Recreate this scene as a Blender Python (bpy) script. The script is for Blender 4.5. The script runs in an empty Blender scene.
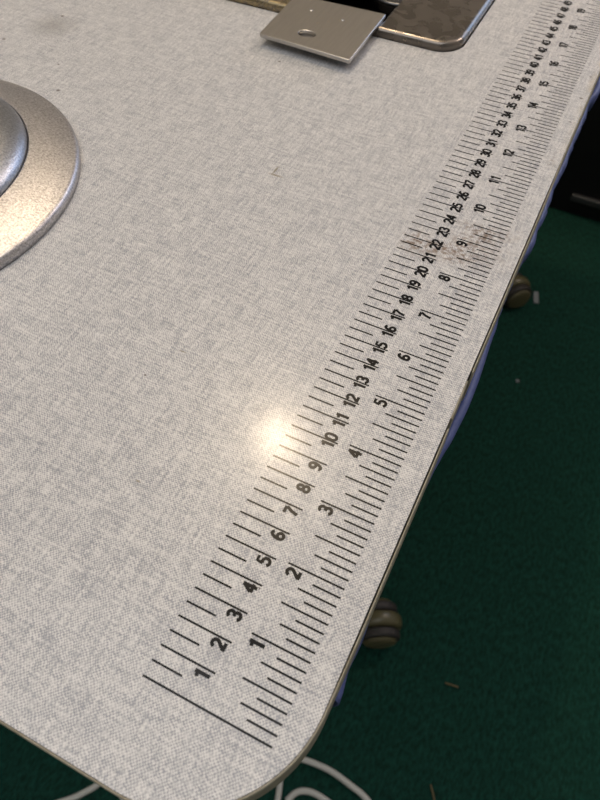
import bpy, bmesh, math, random
from mathutils import Vector, Matrix
random.seed(4)
SC = bpy.context.scene
COL = SC.collection
S = 0.01            # everything below is measured in centimetres on the printed ruler
H = 0.74            # height of the table surface above the carpet (m)


def P(x, y, z=0.0):
    """cm on the table (x across the ruler, y along it, z above the laminate) -> metres"""
    return Vector((x * S, y * S, H + z * S))


# ------------------------------------------------------------------ camera
cam_d = bpy.data.cameras.new('camera')
cam = bpy.data.objects.new('camera', cam_d)
COL.objects.link(cam)
SC.camera = cam
r_ = Vector((0.89734169, 0.44128141, 0.00697261))
d_ = Vector((0.36590425, -0.73504365, -0.57081075))
f_ = Vector((-0.246763, 0.51476359, -0.82105205))
cam.matrix_world = Matrix(((r_.x, -d_.x, -f_.x, 0), (r_.y, -d_.y, -f_.y, 0), (r_.z, -d_.z, -f_.z, 0), (0, 0, 0, 1)))
cam.matrix_world.translation = P(6.0416, -1.8741, 20.8056)
cam_d.sensor_fit = 'VERTICAL'
cam_d.sensor_height = 5.6
cam_d.lens = 648.46 / 800 * 5.6
cam_d.clip_start = 0.01
cam_d.dof.use_dof = True
cam_d.dof.focus_distance = 0.275
cam_d.dof.aperture_fstop = 2.9

# ------------------------------------------------------------------ light
W = bpy.data.worlds.new('world')
SC.world = W
W.use_nodes = True
bg = W.node_tree.nodes['Background']
bg.inputs[0].default_value = (0.75, 0.86, 1.0, 1)
bg.inputs[1].default_value = 0.35

SC.view_settings.view_transform = 'Standard'
SC.view_settings.look = 'None'
SC.view_settings.gamma = 1
SC.view_settings.use_curve_mapping = False
SC.view_settings.exposure = 0.11


def lamp(name, kind, loc, energy, colour, **kw):
    l = bpy.data.lights.new(name, kind)
    l.energy = energy
    l.color = colour
    for k, v in kw.items():
        setattr(l, k, v)
    o = bpy.data.objects.new(name, l)
    o.location = loc
    COL.objects.link(o)
    return o


# ceiling bulbs (warm) and daylight from the window in the back wall
lamp('ceiling_bulb', 'POINT', P(-47.5, 93.7, 158), 25, (1.0, 0.79, 0.55), shadow_soft_size=0.045)
lamp('ceiling_bulb', 'POINT', P(-200, 126, 158), 5, (1.0, 0.88, 0.78), shadow_soft_size=0.05)
lamp('far_table_fill', 'POINT', P(58, 135, 88), 22, (1.0, 0.81, 0.68), shadow_soft_size=0.14)  # added warm fill, no lamp stands here; brightens the far end of the table
wl = lamp('window_daylight', 'AREA', Vector((0.85, 2.985, 1.5)), 14, (0.42, 0.62, 1.0), shape='RECTANGLE', size=1.3, size_y=1.15)
wl.rotation_euler = (math.radians(-90), 0, 0)
cl = lamp('ceiling_fill', 'AREA', Vector((-0.15, -0.5, 2.43)), 16, (0.94, 0.955, 1.0), shape='RECTANGLE', size=1.6, size_y=1.6)  # added area light under the ceiling for soft ambient fill, not a fixture


# ------------------------------------------------------------------ materials
def mat(name, colour=(0.5, 0.5, 0.5), rough=0.5, metal=0.0, spec=0.5, coat=0.0, coat_rough=0.1):
    m = bpy.data.materials.new(name)
    m.use_nodes = True
    b = m.node_tree.nodes['Principled BSDF']
    b.inputs['Base Color'].default_value = (*colour, 1)
    b.inputs['Roughness'].default_value = rough
    b.inputs['Metallic'].default_value = metal
    b.inputs['Specular IOR Level'].default_value = spec
    b.inputs['Coat Weight'].default_value = coat
    b.inputs['Coat Roughness'].default_value = coat_rough
    return m


class NT:
    """small helper for writing node trees"""
    def __init__(self, m):
        self.t = m.node_tree
        self.n = self.t.nodes
        self.b = self.n['Principled BSDF']
        self.obj = self.n.new('ShaderNodeTexCoord').outputs['Object']

    def link(self, a, b):
        self.t.links.new(a, b)

    def put(self, sock, v):
        if hasattr(v, 'is_linked'):
            self.link(v, sock)
        elif isinstance(v, (tuple, list)):
            sock.default_value = (*v, 1) if len(v) == 3 and sock.type == 'RGBA' else v
        else:
            sock.default_value = v

    def math(self, op, a, b=0.0, clamp=False):
        n = self.n.new('ShaderNodeMath')
        n.operation = op
        n.use_clamp = clamp
        self.put(n.inputs[0], a)
        self.put(n.inputs[1], b)
        return n.outputs[0]

    def scale(self, v, s, off=(0, 0, 0)):
        n = self.n.new('ShaderNodeMapping')
        self.link(v, n.inputs[0])
        n.inputs['Scale'].default_value = s
        n.inputs['Location'].default_value = off
        return n.outputs[0]

    def noise(self, v, sc=1.0, detail=2.0, rough=0.5, dist=0.0):
        n = self.n.new('ShaderNodeTexNoise')
        self.link(v, n.inputs['Vector'])
        n.inputs['Scale'].default_value = sc
        n.inputs['Detail'].default_value = detail
        n.inputs['Roughness'].default_value = rough
        n.inputs['Distortion'].default_value = dist
        return n.outputs[0]

    def ramp(self, f, lo, hi, a=0.0, b=1.0):
        n = self.n.new('ShaderNodeMapRange')
        self.put(n.inputs[0], f)
        n.inputs[1].default_value = lo
        n.inputs[2].default_value = hi
        n.inputs[3].default_value = a
        n.inputs[4].default_value = b
        return n.outputs[0]

    def mix(self, f, a, b):
        n = self.n.new('ShaderNodeMix')
        n.data_type = 'RGBA'
        self.put(n.inputs[0], f)
        self.put(n.inputs[6], a)
        self.put(n.inputs[7], b)
        return n.outputs[2]

    def bump(self, h, strength, dist):
        n = self.n.new('ShaderNodeBump')
        self.link(h, n.inputs['Height'])
        n.inputs['Strength'].default_value = strength
        n.inputs['Distance'].default_value = dist
        self.link(n.outputs[0], self.b.inputs['Normal'])

    def blob(self, cx, cy, rx, ry, soft=0.6):
        """1 inside an ellipse given in cm on the table, 0 outside"""
        v = self.scale(self.obj, (1 / (rx * S), 1 / (ry * S), 0), (-cx / rx, -cy / ry, 0))
        n = self.n.new('ShaderNodeVectorMath')
        n.operation = 'LENGTH'
        self.link(v, n.inputs[0])
        return self.ramp(n.outputs['Value'], 1.0, 1.0 - soft)

    def color(self, c):
        self.put(self.b.inputs['Base Color'], c)


def make_laminate():
    m = mat('linen_laminate', rough=0.31, spec=0.22, coat=0.22, coat_rough=0.155)
    k = NT(m)
    o = k.obj
    # irregular warp and weft threads, printed dots at the crossings
    wob = k.noise(o, 330, 2)
    amp = k.ramp(k.noise(o, 300, 2, .6), .32, .66, .14, .62)
    warp = k.noise(k.scale(o, (1050, 95, 0)), 1, 2, 0.6)
    weft = k.noise(k.scale(o, (95, 1050, 0)), 1, 2, 0.6)
    sep = k.n.new('ShaderNodeSeparateXYZ')
    k.link(o, sep.inputs[0])
    w = k.math('MULTIPLY', wob, 8.0)
    sx = k.math('SINE', k.math('ADD', k.math('MULTIPLY', sep.outputs[0], 2 * math.pi / 0.00118), w))
    sy = k.math('SINE', k.math('ADD', k.math('MULTIPLY', sep.outputs[1], 2 * math.pi / 0.00118), w))
    dots = k.math('MULTIPLY', sx, sy)
    blot = k.noise(o, 240, 3, 0.6)
    fine = k.noise(o, 800, 2, 0.6)
    long1 = k.noise(k.scale(o, (420, 45, 0), (7, 3, 0)), 1, 2)
    long2 = k.noise(k.scale(o, (45, 420, 0), (3, 9, 0)), 1, 2)
    t = k.math('ADD', k.math('MULTIPLY', dots, amp), 0.5)
    for src, wgt in ((warp, 0.85), (weft, 0.85), (blot, 0.40), (long1, 0.28), (long2, 0.28), (fine, 1.0)):
        t = k.math('ADD', t, k.math('MULTIPLY', k.math('SUBTRACT', src, 0.5), wgt))
    t = k.ramp(t, 0.18, 0.78)
    c = k.mix(t, (0.275, 0.282, 0.303), (0.628, 0.620, 0.602))
    # rust-brown grime by the 21-24 cm marks
    spk = k.ramp(k.noise(o, 420, 3, 0.65), 0.44, 0.62)
    for (cx, cy, rx, ry, a) in ((1.9, 21.75, 1.6, 0.6, 0.75), (0.6, 21.8, 0.9, 1.1, 0.85), (1.3, 21.5, 1.6, 0.9, 0.5), (3.6, 23.9, 1.3, 0.6, 0.8), (2.75, 22.1, 1.0, 1.3, 0.7), (3.3, 23.4, 1.1, 0.9, 0.75),
                                (2.3, 24.0, 0.9, 0.4, 0.5), (4.7, 24.2, 0.5, 0.8, 0.35), (3.3, 22.4, 2.6, 1.6, 0.35), (4.9, 31.0, 0.3, 1.0, 0.5)):
        c = k.mix(k.math('MULTIPLY', k.math('MULTIPLY', k.blob(cx, cy, rx, ry, 0.8), spk), a), c, (0.17, 0.115, 0.075))
    # grey scuff and straw coloured scratch
    c = k.mix(k.math('MULTIPLY', k.blob(-27.6, 30.6, 2.0, 1.8, 1.0), 0.62), c, (0.22, 0.21, 0.20))
    for (cx, cy, rx, ry) in ((-7.55, 23.25, 0.55, 0.09), (-7.75, 23.65, 0.08, 0.5), (-3.85, 5.4, 0.14, 0.05), (-5.6, 11.2, 0.22, 0.04)):
        c = k.mix(k.math('MULTIPLY', k.blob(cx, cy, rx, ry, 0.7), 0.75), c, (0.19, 0.155, 0.085))
    for (cx, cy, r) in ((-27.9, 31.9, .16), (-22.5, 24.6, .15), (-29.3, 27.8, .16), (-24.3, 26.9, .1), (-6.3, 9.5, .07), (-1.0, 19.2, .06), (0.35, 16.7, .07),
                        (5.0, 37.6, .14), (5.0, 40.2, .1), (4.95, 34.9, .09), (4.85, 44.0, .12), (1.9, 3.9, .05), (-12.5, 33.3, .12), (-13.8, 37.6, .14)):
        c = k.mix(k.math('MULTIPLY', k.blob(cx, cy, r, r * .8, 0.5), 0.8), c, (0.07, 0.05, 0.035))
    # rubbed, slightly yellow rim far along the right edge
    rim = k.math('MULTIPLY', k.ramp(sep.outputs[0], 0.0495, 0.0534), k.ramp(sep.outputs[1], 0.28, 0.40))
    c = k.mix(k.math('MULTIPLY', rim, k.ramp(k.noise(o, 160, 3), 0.3, 0.7)), c, (0.42, 0.37, 0.27))
    k.color(c)
    k.bump(k.math('ADD', k.math('MULTIPLY', t, 0.6), k.noise(o, 900, 2)), 0.25, 0.00006)
    return m


M = {}
M['laminate'] = make_laminate()
M['ink'] = mat('black_print', (0.003, 0.003, 0.0035), 0.33, spec=0.12, coat=0.22, coat_rough=0.155)
M['core'] = mat('chipboard', (0.10, 0.075, 0.05), 0.9)
M['molding'] = mat('cream_plastic', (0.40, 0.37, 0.28), 0.45)
k = NT(M['molding'])
k.color(k.mix(k.ramp(k.noise(k.obj, 220, 3, .6), .35, .7), (0.36, 0.335, 0.26), (0.25, 0.225, 0.16)))

M['blue'] = mat('blue_cloth', (0.12, 0.17, 0.50), 0.55)
k = NT(M['blue'])
k.color(k.mix(k.noise(k.obj, 350, 3, .6), (0.05, 0.07, 0.20), (0.095, 0.125, 0.29)))
k.bump(k.noise(k.obj, 900, 2), 0.3, 0.0003)

M['satin'] = mat('satin_silver', (0.62, 0.59, 0.55), 0.38, 0.9)
k = NT(M['satin'])
gr = k.noise(k.obj, 1000, 3, .7)
k.color(k.mix(k.ramp(gr, .3, .75), (0.26, 0.25, 0.25), (0.74, 0.725, 0.74)))
k.bump(gr, 0.6, 0.0003)
M['satin_dome'] = mat('satin_silver_dome', (0.5, 0.5, 0.52), 0.34, 0.95)
k = NT(M['satin_dome'])
gr = k.noise(k.obj, 1000, 3, .7)
k.color(k.mix(k.ramp(gr, .3, .75), (0.24, 0.25, 0.27), (0.56, 0.58, 0.62)))
k.bump(gr, 0.6, 0.0003)

M['plate'] = mat('brushed_steel', (0.40, 0.38, 0.35), 0.34, 1.0)
k = NT(M['plate'])
ns = k.noise(k.scale(k.obj, (900, 60, 900)), 1, 2)
sp = k.ramp(k.noise(k.obj, 500, 3, .6), .58, .70)
area = k.blob(-11.4, 37.9, 2.2, 1.5, .9)
c = k.mix(ns, (0.44, 0.42, 0.40), (0.54, 0.52, 0.49))
k.color(k.mix(k.math('MULTIPLY', sp, k.math('MULTIPLY', area, 0.6)), c, (0.62, 0.52, 0.38)))
k.bump(ns, 0.1, 0.0001)

M['bed'] = mat('worn_bronze_bed', (0.12, 0.10, 0.085), 0.28, 0.9)
k = NT(M['bed'])
pt = k.ramp(k.noise(k.obj, 75, 3, .5, 1.0), .40, .60)
c = k.mix(pt, (0.165, 0.145, 0.125), (0.20, 0.178, 0.155))
sep = k.n.new('ShaderNodeSeparateXYZ')
k.link(k.obj, sep.inputs[0])
worn = k.math('MULTIPLY', k.ramp(sep.outputs[0], -0.140, -0.150), k.ramp(k.noise(k.obj, 300, 4, .6), .35, .55))
k.color(k.mix(worn, c, (0.36, 0.29, 0.17)))
k.put(k.b.inputs['Roughness'], k.ramp(k.noise(k.obj, 75, 3, .5, 1.0), .4, .6, .22, .36))

M['black'] = mat('black_oily_iron', (0.006, 0.006, 0.006), 0.4)
M['dark_steel'] = mat('dark_steel', (0.12, 0.12, 0.12), 0.3, 1.0)
M['bright_steel'] = mat('bright_steel', (0.75, 0.74, 0.72), 0.2, 1.0)
M['leg'] = mat('beige_enamel', (0.24, 0.22, 0.15), 0.45)
M['caster'] = mat('beige_caster_plastic', (0.085, 0.078, 0.038), 0.35)
M['tyre'] = mat('dark_rubber', (0.02, 0.018, 0.016), 0.6)
M['cable'] = mat('white_pvc', (0.42, 0.42, 0.38), 0.45)
M['cabinet'] = mat('black_laminate', (0.004, 0.004, 0.0045), 0.5, spec=.3)
M['strip'] = mat('grey_metal_strip', (0.06, 0.063, 0.066), 0.45, 0.6)
M['paper'] = mat('white_paper', (0.16, 0.18, 0.19), 0.8)
M['carpet'] = mat('green_carpet', (0.004, 0.035, 0.022), 0.95, spec=.15)
k = NT(M['carpet'])
n1 = k.noise(k.scale(k.obj, (1, .45, 1)), 230, 3, .7)
n2 = k.noise(k.obj, 22, 5, .65)
c = k.mix(n2, (0.0040, 0.035, 0.024), (0.0085, 0.055, 0.039))
k.color(k.mix(k.ramp(n1, .35, .65), c, (0.0022, 0.017, 0.011)))
k.bump(n1, 0.4, 0.004)
M['wall'] = mat('cream_paint', (0.52, 0.51, 0.48), 0.8)
k = NT(M['wall'])
k.bump(k.noise(k.obj, 120, 3), 0.1, 0.001)
M['ceiling'] = mat('ceiling_paint', (0.6, 0.6, 0.58), 0.9)
M['frame'] = mat('white_gloss_paint', (0.7, 0.7, 0.68), 0.4)


# ------------------------------------------------------------------ mesh helpers
def obj(name, bm, m, parent=None, smooth=False, loc=None):
    me = bpy.data.meshes.new(name)
    bmesh.ops.recalc_face_normals(bm, faces=bm.faces)
    bm.to_mesh(me)
    bm.free()
    for mm in (m if isinstance(m, (list, tuple)) else [m]):
        me.materials.append(mm)
    if smooth:
        for p in me.polygons:
            p.use_smooth = True
    o = bpy.data.objects.new(name, me)
    COL.objects.link(o)
    if loc is not None:                      # geometry is given in metres in world space; move the origin
        me.transform(Matrix.Translation(-loc))
        o.location = loc
    if parent is not None:
        o.parent = parent
        bpy.context.view_layer.update()
        o.matrix_parent_inverse = parent.matrix_world.inverted()
    return o


def empty(name, loc, label, cat, group=None):
    o = bpy.data.objects.new(name, None)
    o.location = loc
    o.empty_display_size = 0.02
    COL.objects.link(o)
    o['label'] = label
    o['category'] = cat
    if group:
        o['group'] = group
    bpy.context.view_layer.update()
    return o


def tag(o, label, cat):
    o['label'] = label
    o['category'] = cat
    return o


def add_box(bm, c, size, bevel=0.0, rot=0.0):
    r = bmesh.ops.create_cube(bm, size=1)
    bmesh.ops.scale(bm, vec=size, verts=r['verts'])
    if rot:
        bmesh.ops.rotate(bm, cent=(0, 0, 0), matrix=Matrix.Rotation(rot, 3, 'Z'), verts=r['verts'])
    bmesh.ops.translate(bm, vec=c, verts=r['verts'])
    if bevel:
        es = list({e for v in r['verts'] for e in v.link_edges})
        bmesh.ops.bevel(bm, geom=es, offset=bevel, segments=2, affect='EDGES', profile=0.5)


def add_lathe(bm, prof, centre, axis='Z', n=48, close=False):
    """prof: list of (radius, height) in metres"""
    rings = []
    for (r, z) in prof:
        ring = []
        if r < 1e-7:
            ring = [bm.verts.new((0, 0, z))]
        else:
            ring = [bm.verts.new((r * math.cos(2 * math.pi * i / n), r * math.sin(2 * math.pi * i / n), z)) for i in range(n)]
        rings.append(ring)
    for a, b in zip(rings, rings[1:]):
        for i in range(n):
            j = (i + 1) % n
            if len(a) == 1 and len(b) == 1:
                continue
            if len(a) == 1:
                bm.faces.new((a[0], b[j], b[i]))
            elif len(b) == 1:
                bm.faces.new((a[i], a[j], b[0]))
            else:
                bm.faces.new((a[i], a[j], b[j], b[i]))
    vs = [v for r in rings for v in r]
    if axis != 'Z':
        d = Vector(axis).normalized()
        bmesh.ops.rotate(bm, cent=(0, 0, 0), matrix=Vector((0, 0, 1)).rotation_difference(d).to_matrix(), verts=vs)
    bmesh.ops.translate(bm, vec=centre, verts=vs)


def add_tube(bm, pts, rad, n=12):
    rings = []
    up = Vector((0, 0, 1))
    for i, p in enumerate(pts):
        t = (pts[min(i + 1, len(pts) - 1)] - pts[max(i - 1, 0)]).normalized()
        a = t.cross(up)
        a = a.normalized() if a.length > 1e-4 else Vector((1, 0, 0))
        b = a.cross(t)
        rings.append([bm.verts.new(p + rad * (math.cos(2 * math.pi * q / n) * a + math.sin(2 * math.pi * q / n) * b)) for q in range(n)])
    for a, b in zip(rings, rings[1:]):
        for i in range(n):
            bm.faces.new((a[i], a[(i + 1) % n], b[(i + 1) % n], b[i]))
    bm.faces.new(rings[0])
    bm.faces.new(rings[-1])


def spline(pts, n=14):
    """Catmull-Rom through pts"""
    q = [pts[0] * 2 - pts[1]] + list(pts) + [pts[-1] * 2 - pts[-2]]
    out = []
    for i in range(1, len(q) - 2):
        p0, p1, p2, p3 = q[i - 1:i + 3]
        for s in range(n):
            t = s / n
            out.append(0.5 * (2 * p1 + (p2 - p0) * t + (2 * p0 - 5 * p1 + 4 * p2 - p3) * t * t + (3 * p1 - p0 - 3 * p2 + p3) * t ** 3))
    out.append(pts[-1])
    return out


def arc(cx, cy, r, a0, a1, n=24):
    return [(cx + r * math.cos(math.radians(a0 + (a1 - a0) * i / n)), cy + r * math.sin(math.radians(a0 + (a1 - a0) * i / n))) for i in range(n + 1)]


def rounded_rect(x0, y0, x1, y1, r, n=10):
    r4 = r if isinstance(r, (list, tuple)) else [r] * 4       # corners: x0y0, x1y0, x1y1, x0y1
    out = []
    for (cx, cy, a, rr) in ((x0 + r4[0], y0 + r4[0], 180, r4[0]), (x1 - r4[1], y0 + r4[1], 270, r4[1]),
                            (x1 - r4[2], y1 - r4[2], 0, r4[2]), (x0 + r4[3], y1 - r4[3], 90, r4[3])):
        out += arc(cx, cy, rr, a, a + 90, n)
    return out


def slab(name, loops, z0, z1, bevel, m, parent=None, side_mat=None):
    """flat plate with rounded edges: loops in cm (first is the outline, the rest are holes)"""
    cu = bpy.data.curves.new(name, 'CURVE')
    cu.dimensions = '2D'
    cu.fill_mode = 'BOTH'
    for lp in loops:
        sp = cu.splines.new('POLY')
        sp.points.add(len(lp) - 1)
        for p, (x, y) in zip(sp.points, lp):
            p.co = (x * S, y * S, 0, 1)
        sp.use_cyclic_u = True
    h = (z1 - z0) * S / 2
    cu.extrude = h - bevel * S
    cu.bevel_depth = bevel * S
    cu.bevel_resolution = 3
    cu.offset = -bevel * S
    tmp = bpy.data.objects.new(name, cu)
    COL.objects.link(tmp)
    dg = bpy.context.evaluated_depsgraph_get()
    me = bpy.data.meshes.new_from_object(tmp.evaluated_get(dg))
    bpy.data.objects.remove(tmp)
    bpy.data.curves.remove(cu)
    bm = bmesh.new()
    bm.from_mesh(me)
    bpy.data.meshes.remove(me)
    bmesh.ops.remove_doubles(bm, verts=bm.verts, dist=1e-6)
    bmesh.ops.translate(bm, vec=(0, 0, H + (z0 + z1) / 2 * S), verts=bm.verts)
    bm.normal_update()
    if side_mat is not None:
        for f in bm.faces:
            if f.normal.z < 0.5:
                f.material_index = 1
    o = obj(name, bm, [m, side_mat] if side_mat is not None else m, parent)
    return o


# ------------------------------------------------------------------ room shell
RX0, RX1, RY0, RY1, RH = -2.4, 2.0, -1.9, 3.0, 2.5


def structure(name, bm, m):
    o = obj(name, bm, m)
    o['kind'] = 'structure'
    return o


def box_structure(name, c, size, m):
    bm = bmesh.new()
    add_box(bm, c, size)
    return structure(name, bm, m)


cx, cy = (RX0 + RX1) / 2, (RY0 + RY1) / 2
box_structure('floor', (cx, cy, -0.05), (RX1 - RX0, RY1 - RY0, 0.1), M['carpet'])
box_structure('ceiling', (cx, cy, RH + 0.05), (RX1 - RX0, RY1 - RY0, 0.1), M['ceiling'])
box_structure('wall_left', (RX0 - 0.05, cy, RH / 2), (0.1, RY1 - RY0, RH), M['wall'])
box_structure('wall_front', (cx, RY0 - 0.05, RH / 2), (RX1 - RX0, 0.1, RH), M['wall'])
box_structure('wall_right', (RX1 + 0.05, cy, RH / 2), (0.1, RY1 - RY0, RH), M['wall'])
WX0, WX1, WZ0, WZ1 = 0.2, 1.5, 0.92, 2.08
bm = bmesh.new()
add_box(bm, ((RX0 + WX0) / 2, RY1 + .05, RH / 2), (WX0 - RX0, .1, RH))
add_box(bm, ((RX1 + WX1) / 2, RY1 + .05, RH / 2), (RX1 - WX1, .1, RH))
add_box(bm, ((WX0 + WX1) / 2, RY1 + .05, WZ0 / 2), (WX1 - WX0, .1, WZ0))
add_box(bm, ((WX0 + WX1) / 2, RY1 + .05, (RH + WZ1) / 2), (WX1 - WX0, .1, RH - WZ1))
structure('wall_back', bm, M['wall'])
bm = bmesh.new()
for x in (WX0 + .025, (WX0 + WX1) / 2, WX1 - .025):
    add_box(bm, (x, RY1 + .06, (WZ0 + WZ1) / 2), (.05, .05, WZ1 - WZ0), .004)
for z in (WZ0 + .025, WZ1 - .025):
    add_box(bm, ((WX0 + WX1) / 2, RY1 + .06, z), (WX1 - WX0 - .02, .045, .05), .004)
structure('window_1', bm, M['frame'])
for nm, c, sz in (('baseboard_left', (RX0 + .0075, cy, .05), (.015, RY1 - RY0, .1)), ('baseboard_right', (RX1 - .0075, cy, .05), (.015, RY1 - RY0, .1)),
                  ('baseboard_back', (cx, RY1 - .0075, .05), (RX1 - RX0 - .03, .015, .1))):
    box_structure(nm, c, sz, M['frame'])

# ------------------------------------------------------------------ sewing table
XR, YF, RC = 5.34, -2.85, 4.35          # right edge, front edge, corner radius of the laminate
XL, YB = -62.0, 106.0
table = empty('sewing_table', Vector((-.28, .5, 0)), 'pale grey linen-pattern laminate sewing table with black printed ruler along its right edge', 'table')
outline = [(XL, YF)] + arc(XR - RC, YF + RC, RC, -90, 0, 40) + [(XR, YB), (XL, YB)]
BX0, BX1, BY0, BY1 = -41.0, -3.02, 38.85, 57.0        # machine bed outline
cut = rounded_rect(BX0 - .07, BY0 - .07, BX1 + .07, BY1 + .07, 1.65)
slab('tabletop', [outline, cut], -2.0, 0.0, 0.02, M['laminate'], table, M['core'])['label'] = 'speckled grey and white linen-pattern laminate top'


def edge_path(s0, s1):
    """outline of the top from the front left corner round to the right edge, cut to a length range (cm)"""
    pts = [(XL + 1.5 * i, YF) for i in range(int((XR - RC - XL) / 1.5) + 1)] + arc(XR - RC, YF + RC, RC, -90, 0, 40) + \
          [(XR, YF + RC + .5 * i) for i in range(1, 212)]
    out, s = [], 0
    for a, b in zip(pts, pts[1:]):
        l = math.hypot(b[0] - a[0], b[1] - a[1])
        s += l
        if s0 <= s <= s1:
            out.append(((b[0]), b[1], (b[1] - a[1]) / max(l, 1e-9), -(b[0] - a[0]) / max(l, 1e-9)))
    return out


L_FRONT = XR - RC - XL
L_ARC = math.pi / 2 * RC
L0 = L_FRONT + L_ARC - (YF + RC)          # length at u = 0 on the right edge


def molding(s0, s1, gap):
    bm = bmesh.new()
    prof = [(0.0, -0.02), (0.03, 0.0), (0.055, -0.03), (0.07, -0.12), (0.08, -1.0), (0.07, -1.8), (0.04, -2.02), (0.0, -2.04)]
    rings = []
    path = edge_path(s0, s1)
    for (x, y, nx, ny) in path:
        g = gap(y) if x > XR - .01 else (0.012 if x > XL else 0.01)
        rings.append([bm.verts.new(P(x + nx * (g + o), y + ny * (g + o), z)) for (o, z) in prof])
    for a, b in zip(rings, rings[1:]):
        n = len(prof)
        for i in range(n):
            bm.faces.new((a[i], b[i], b[(i + 1) % n], a[(i + 1) % n]))
    bm.faces.new(rings[0])
    bm.faces.new(rings[-1])
    return obj('edge_molding', bm, M['molding'], table)


def sm(a, b, y):
    t = min(1, max(0, (y - a) / (b - a)))
    return t * t * (3 - 2 * t)


molding(0, L0 + 12.75, lambda y: .012 + .045 * sm(0.6, 4.5, y))
molding(L0 + 12.7, L0 + 15.1, lambda y: .004)
molding(L0 + 15.05, L0 + 104, lambda y: .055 - .045 * sm(27, 32, y))


# printed scales: flat ink strokes lying on the laminate
def glyphs():
    def el(cx, cy, rx, ry, a0, a1, n=12):
        return [(cx + rx * math.cos(math.radians(a0 + (a1 - a0) * i / n)), cy + ry * math.sin(math.radians(a0 + (a1 - a0) * i / n))) for i in range(n + 1)]
    G = {}
    G['0'] = [el(.3, .62, .22, .29, 0, 180) + el(.3, .38, .22, .29, 180, 360) + [(.52, .62)]]
    G['1'] = [[(.40, 0), (.40, .99)], [(.40, .90), (.33, .80), (.12, .755)]]
    G['2'] = [el(.3, .68, .21, .23, 170, -38, 12) + [(.10, .095)], [(.04, .085), (.55, .085)]]
    G['3'] = [el(.29, .705, .19, .21, 160, -75, 11), el(.29, .295, .22, .215, 82, -162, 13), [(.22, .50), (.33, .50)]]
    G['4'] = [[(.41, 0), (.41, .98)], [(.40, .93), (.06, .33)], [(.02, .29), (.58, .29)]]
    G['5'] = [[(.52, .905), (.17, .905), (.125, .50)], el(.28, .33, .235, .245, 135, -155, 14)]
    G['6'] = [el(.31, .30, .205, .215, 0, 360, 16), el(.37, .42, .265, .49, 188, 112, 9) + el(.32, .74, .17, .175, 100, 18, 5)]
    G['7'] = [[(.04, .905), (.54, .905)], [(.53, .86), (.33, .48), (.22, 0)]]
    G['8'] = [el(.3, .70, .18, .215, 0, 360, 16), el(.3, .285, .215, .205, 0, 360, 16)]
    G['9'] = [[(.6 - x, 1 - y) for (x, y) in s] for s in G['6']]
    return G


GL = glyphs()


def stroke(bm, pts, w, fn):
    vs = []
    n = len(pts)
    for i, (x, y) in enumerate(pts):
        a, b = pts[max(i - 1, 0)], pts[min(i + 1, n - 1)]
        if i == n - 1 and abs(pts[0][0] - x) < 1e-6 and abs(pts[0][1] - y) < 1e-6:
            b = pts[1]
        if i == 0 and abs(pts[-1][0] - x) < 1e-6 and abs(pts[-1][1] - y) < 1e-6:
            a = pts[-2]
        tx, ty = b[0] - a[0], b[1] - a[1]
        l = math.hypot(tx, ty) or 1
        nx, ny = -ty / l * w / 2, tx / l * w / 2
        vs.append((bm.verts.new(fn(x + nx, y + ny)), bm.verts.new(fn(x - nx, y - ny))))
    for a, b in zip(vs, vs[1:]):
        bm.faces.new((a[0], b[0], b[1], a[1]))


def number(bm, text, u, base, h, start):
    """text read along the ruler, its top towards the inside of the table"""
    adv = 0.70 * h
    for i, ch in enumerate(text):
        u0 = u + start * h + i * adv
        for q, s in enumerate(GL[ch]):
            stroke(bm, s, 0.23, lambda gx, gy, u0=u0, q=q: P(base - gy * h, u0 + gx * h, 0.008 + .0015 * q))


def mark(bm, u, v0, v1, w):
    stroke(bm, [(u, v0), (u, v1)], w, lambda a, b: P(b, a, 0.006))


INCH = 2.54
bm = bmesh.new()
mark(bm, 0, 0, 4.397, .068)
for i in range(1, 131):
    u = i / 2
    mark(bm, u, 0, 1.946 if i % 2 == 0 else 1.083, .067)
    if i % 2 == 0:
        t = str(i // 2)
        number(bm, t, u, 1.85, .52, -.72 if len(t) == 1 else -.66)
obj('centimetre_scale', bm, M['ink'], table)['label'] = 'printed black centimetre scale with bold numbers'
bm = bmesh.new()
for i in range(1, 205):
    u = i / 8 * INCH
    v0 = {0: 2.354, 4: 2.733, 2: 3.012, 6: 3.012}.get(i % 8, 3.393)
    mark(bm, u, v0, 4.397, .067)
    if i % 8 == 0:
        t = str(i // 8)
        number(bm, t, u, 2.92, .53, -.78 if len(t) == 1 else -.66)
obj('inch_scale', bm, M['ink'], table)['label'] = 'printed black inch scale divided into eighths'

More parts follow.
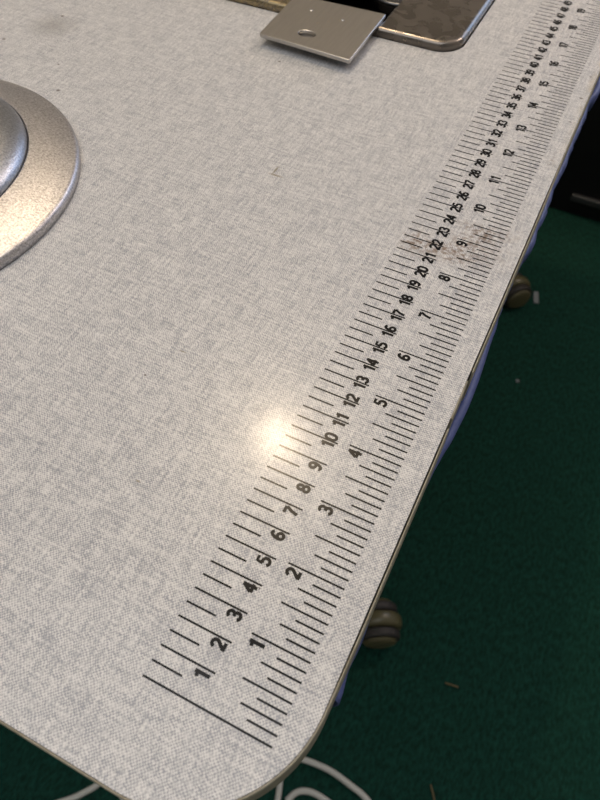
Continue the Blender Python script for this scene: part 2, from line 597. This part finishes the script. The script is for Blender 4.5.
# blue cloth trim hanging in ruffles just under the right edge
BL = [(5.60, 2.30), (5.55, 3.26), (5.60, 4.31), (5.53, 6.04), (5.54, 7.69), (5.52, 11.4), (5.55, 12.51), (5.68, 13.55), (5.72, 14.22), (5.78, 15.39),
      (5.76, 16.92), (5.70, 18.02), (5.60, 19.53), (5.57, 20.63), (5.48, 21.42), (5.45, 23.2), (5.46, 25.05), (5.53, 25.93), (5.68, 26.86), (5.60, 28.2),
      (5.66, 29.51), (5.60, 30.78), (5.55, 32.74), (5.63, 34.12), (5.60, 35.5), (5.58, 37.74), (5.62, 39.9), (5.50, 41.71), (5.83, 43.07),
      (5.7, 45), (5.9, 47), (5.65, 49.5), (5.8, 52), (5.6, 55), (5.75, 58), (5.6, 62)]
bl = spline([Vector((x, y, 0)) for x, y in BL], 5)
bm = bmesh.new()
rows = []
for i, p in enumerate(bl):
    w = .12 * math.sin(p.y * 2.9 + 1.3 * math.sin(p.y)) + .04 * random.uniform(-1, 1)
    x = p.x - .10 * (1 - sm(9.5, 13, p.y)) * sm(2.6, 3.6, p.y) + .035 * math.sin(p.y * 5.1 + 2 * math.sin(p.y * 1.7)) * sm(19, 22, p.y)
    rows.append([bm.verts.new(P(5.36, p.y, -2.06)), bm.verts.new(P(max(5.42, x - .12), p.y, -2.08 + .2 * w)),
                 bm.verts.new(P(x, p.y, -2.3 + .3 * w)), bm.verts.new(P(x - .03, p.y, -2.75 + w)), bm.verts.new(P(x - .14, p.y + .1 * w, -3.4 + 1.6 * w))])
for a, b in zip(rows, rows[1:]):
    for i in range(4):
        bm.faces.new((a[i], a[i + 1], b[i + 1], b[i]))
bl_o = obj('edge_trim', bm, M['blue'], table, smooth=True)
bl_o['label'] = 'ruffled blue cloth trim under the right edge'
so = bl_o.modifiers.new('thickness', 'SOLIDIFY')
so.thickness = 0.0006


# steel legs with casters
CK = 1.22


def make_leg(x0, x1, y):
    bm = bmesh.new()
    add_box(bm, P((x0 + x1) / 2, y, -36.5), (.05, .025, (64.6 - 2.0 - 3.9 + 7.1) * S + .03), .003)   # post up to the top
    o = obj('leg', bm, M['leg'], table)
    bm = bmesh.new()
    add_box(bm, P((x0 + x1) / 2, y, -68.2), (abs(x1 - x0) * S, .035, .028), .006)
    obj('foot_bar', bm, M['leg'], table)


def make_caster(x, y, rot):
    S = 0.01 * CK
    d = Vector((math.cos(rot), math.sin(rot), 0))
    zc = -74 + 2.35 * CK
    bm = bmesh.new()
    # hood: rounded cover over the wheels
    prof = [(0, -.85), (2.1, -.85), (2.5, -.75), (2.68, -.5), (2.72, 0), (2.68, .5), (2.5, .75), (2.1, .85), (0, .85)]
    add_lathe(bm, [(r * S, z * S) for r, z in prof], Vector((0, 0, 0)), axis=d, n=32)
    lim = -.35 * S
    bmesh.ops.bisect_plane(bm, geom=bm.verts[:] + bm.edges[:] + bm.faces[:], plane_co=(0, 0, lim), plane_no=(0, 0, -1), clear_outer=True)
    bmesh.ops.translate(bm, vec=P(x, y, zc), verts=bm.verts)
    add_lathe(bm, [(0, .03), (.006, .03), (.006, 0)], P(x, y, zc), n=16)
    c = obj('caster', bm, M['caster'], table, smooth=True)
    for s in (-1, 1):
        bm = bmesh.new()
        pr = [(0, -.55), (2.0, -.55), (2.25, -.45), (2.35, -.25), (2.35, .25), (2.25, .45), (2.0, .55), (0, .55)]
        add_lathe(bm, [(r * S, z * S) for r, z in pr], P(x, y, zc) + d * (s * 1.45 * S), axis=d, n=32)
        w = obj('wheel', bm, M['tyre'], c, smooth=False)
        bm = bmesh.new()
        pr = [(0, 0), (1.9, 0), (1.95, .08), (1.7, .35), (1.2, .5), (0, .55)]
        add_lathe(bm, [(r * S, z * S) for r, z in pr], P(x, y, zc) + d * (s * 2.0 * S), axis=d * s, n=28)
        me = w.data
        bm.from_mesh(me)
        n0 = len(bm.faces) - len(me.polygons)
        bm.faces.ensure_lookup_table()
        for i, f in enumerate(bm.faces):
            f.material_index = 1 if i < n0 else 0
        bmesh.ops.recalc_face_normals(bm, faces=bm.faces)
        bm.to_mesh(me)
        bm.free()
        me.materials.append(M['caster'])
    return c


for y in (27.9, 99.5):
    make_leg(-54.5, 2.2, y)
make_caster(4.9, 26.6, math.radians(-62))
make_caster(4.3, 98.0, math.radians(-48))
make_caster(-56, 27.9, math.radians(15))
make_caster(-56, 99.5, math.radians(70))

# ------------------------------------------------------------------ sewing machine bed
machine = empty('sewing_machine', P(-22, 48, -2), 'worn dark bronze sewing machine bed sunk in the tabletop with open black hole', 'sewing machine')
BZ = .52
bed_out = rounded_rect(BX0, BY0, BX1, BY1, 1.6)
hole = rounded_rect(-15.1, 39.9, -8.45, 50.0, .15, 3)
slab('bed', [bed_out, hole], -.55, BZ, .30, M['bed'], machine)
bm = bmesh.new()          # open black housing below the bed
for c, s in (((-22, 40.1, -3), (36, .6, 4.8)), ((-22, 56.0, -3), (36, .6, 4.8)), ((-40, 48, -3), (.6, 15.3, 4.8)), ((-4.2, 48, -3), (.6, 15.3, 4.8)), ((-22, 48, -5.7), (36.6, 16.5, .6))):
    add_box(bm, P(*c), Vector(s) * S)
obj('housing', bm, M['black'], machine)
bm = bmesh.new()
add_lathe(bm, [(r * S, z * S) for r, z in [(0, -.35), (2.1, -.35), (2.3, -.25), (2.35, -.12), (2.3, 0), (2.12, .02), (2.0, -.05), (1.9, -.9), (0, -.9)]], P(-9.2, 45.6, .1), n=40)
obj('bobbin_hook', bm, M['dark_steel'], machine, smooth=True)['label'] = 'dark steel bobbin hook ring down in the hole'
bm = bmesh.new()
add_lathe(bm, [(r * S, z * S) for r, z in [(0, .16), (.18, .15), (.28, .08), (.30, 0), (.30, -.4), (0, -.4)]], P(-10.3, 42.2, -.7), n=16)
obj('screw', bm, M['bright_steel'], machine, smooth=True)
# slide plate pulled out over the table
PZ = .74
pl = [(-14.5, 34.45), (-8.2, 34.05), (-8.38, 40.35), (-14.75, 40.15)]


def rounded_poly(pts, r, n=4):
    out = []
    for i, p in enumerate(pts):
        a, b = Vector(pts[i - 1]), Vector(pts[(i + 1) % len(pts)])
        p = Vector(p)
        da, db = (a - p).normalized() * r, (b - p).normalized() * r
        for q in range(n + 1):
            t = q / n
            out.append(tuple(p + da * (1 - t) ** 2 + db * t * t))
    return out


fh = [(-11.83 + .56 * math.cos(t * math.pi / 12), 35.75 + .40 * math.sin(t * math.pi / 12)) for t in range(24)]
po = slab('slide_plate', [rounded_poly(pl, .16), fh], PZ - .24, PZ, .05, M['plate'], machine)
po['label'] = 'square brushed steel slide plate with an oval finger hole, pulled halfway out'
bm = bmesh.new()
rr = [(0, -.22), (.44, -.22), (.44, -.18), (0, -.18)]
add_lathe(bm, [(r * S, z * S) for r, z in rr], P(-11.83, 35.75, PZ - .03), n=20)
obj('finger_dent', bm, M['plate'], po, smooth=True)
for (x, y) in ((-12.9, 38.6), (-10.55, 38.35)):
    bm = bmesh.new()
    add_lathe(bm, [(r * S, z * S) for r, z in [(0, .035), (.06, .03), (.09, .0), (.09, -.05), (0, -.05)]], P(x, y, PZ), n=12)
    obj('rivet', bm, M['bright_steel'], po, smooth=True)

# ------------------------------------------------------------------ round satin metal base
DC = (-24.76, 13.85)
disc = empty('lamp_base', P(DC[0], DC[1], 0), 'round satin silver metal base with raised centre on the left of the table', 'lamp base')
bm = bmesh.new()
prof = [(0, 0), (9.52, 0), (9.59, .05), (9.61, .25), (9.59, .42), (9.55, .50), (9.48, .555), (9.38, .59), (9.2, .65), (7.39, 1.27), (7.34, 1.27), (7.32, 1.22), (7.32, 1.1), (0, 1.1)]
add_lathe(bm, [(r * S, z * S) for r, z in prof], P(DC[0], DC[1], 0), n=160)
ring = obj('base_ring', bm, M['satin'], disc, smooth=True)
bm = bmesh.new()
prof = [(7.27, 1.12), (7.27, 1.22)] + [(7.27 * math.cos(a), 1.24 + 1.75 * math.sin(a)) for a in [i * math.pi / 2 / 16 for i in range(1, 17)]]
prof[-1] = (0, prof[-1][1])
add_lathe(bm, [(r * S, z * S) for r, z in prof], P(DC[0], DC[1], 0), n=128)
obj('dome', bm, M['satin_dome'], disc, smooth=True)['label'] = 'bluish raised dome in the middle of the base'

# ------------------------------------------------------------------ things on the carpet
ZF = -74.0
CR = .40


def cable(name, pts, label):
    p = spline([P(x, y, ZF + CR + z) for x, y, z in pts])
    bm = bmesh.new()
    add_tube(bm, p, CR * S)
    o = obj(name, bm, M['cable'], None, smooth=True, loc=P(pts[0][0], pts[0][1], ZF))
    return tag(o, label, 'cable')


cable('power_cable', [(-6, -2, 0), (-3, 3, 0), (-1.2, 5.6, 0), (0.5, 6.6, 0), (3.2, 7.3, 0), (6.3, 7.6, 0), (9.2, 7.3, 0), (12.2, 6.6, 0), (17, 3.6, 0), (20, -2, 0), (16, -9, 0)],
      'white cable arching widest on the green carpet below the rounded table corner')
cable('power_cable', [(0.2, 4.9, 0), (.9, 4.3, 0), (1.5, 3.0, 0), (2.0, 1.2, 0), (2.6, -2, 0), (0, -8, 0)],
      'short white cable going straight down between the corner and the small arch')
cable('power_cable', [(2.9, 2.2, 0), (3.6, 3.6, 0), (4.9, 4.35, 0), (6.6, 4.5, 0), (8.6, 4.2, 0), (10.6, 3.4, 0), (12.4, 1.6, 0), (13.5, -4, 0)],
      'smaller white cable arch at the bottom, inside the wide arch')
cable('power_cable', [(-27, -14.6, 0), (-22.3, -10.4, 0), (-20.2, -8.2, 0), (-18.8, -5.6, 0), (-18.4, 0, 0)],
      'white cable running left on the carpet under the front edge')
cable('power_cable', [(-17.4, 0, 0), (-17.3, -3.5, 0), (-16.7, -5.4, 0), (-15.2, -6.6, 0), (-13.0, -8.3, 0), (-10, -13, 0)],
      'white cable below the front edge heading right, beside the left-running one')

cab = empty('storage_cabinet', Vector((.25, 1.55, 0)), 'black storage cabinet on the carpet at upper right with grey metal strip', 'cabinet')
bm = bmesh.new()
add_box(bm, (.30, 1.60, .33), (.9, .6, .66), .004)
obj('body', bm, M['cabinet'], cab)
bm = bmesh.new()
add_box(bm, (.385, 1.296, .045), (.61, .012, .016), .003)
obj('handle_strip', bm, M['strip'], cab)['label'] = 'grey metal strip low on the front'

bm = bmesh.new()
add_box(bm, P(8.9, 101.0, ZF + .15), (.010, .032, .003), .001, rot=.25)
tag(obj('paper_scrap', bm, M['paper'], loc=P(8.9, 101.0, ZF)), 'white paper scrap on green carpet beside the far caster', 'scrap')
bm = bmesh.new()
bmesh.ops.create_icosphere(bm, subdivisions=2, radius=.0035)
for v in bm.verts:
    v.co *= random.uniform(.75, 1.2)
    v.co.z *= .6
bmesh.ops.translate(bm, vec=P(11.18, 78.9, ZF + .2), verts=bm.verts)
tag(obj('lint_speck', bm, M['paper'], loc=P(11.18, 78.9, ZF)), 'tiny pale lint speck alone on the dark green carpet', 'lint')

M['straw'] = mat('dry_straw', (0.10, 0.08, 0.035), 0.8)
for (x, y, a, l, lab) in ((17.0, 24.2, .15, 1.8, 'tan straw bit alone on the green carpet, away from the cables'), (18.9, 11.1, -.95, 1.8, 'tan straw bit on the green carpet near the cables at the bottom')):
    v = Vector((math.cos(a), math.sin(a), 0)) * l * S / 2
    c0 = P(x, y, ZF + .16)
    bm = bmesh.new()
    add_tube(bm, spline([c0 - v, c0 + Vector((0, 0, .001)), c0 + v], 4), .0013, 8)
    tag(obj('straw_bit', bm, M['straw'], smooth=True, loc=P(x, y, ZF)), lab, 'straw')
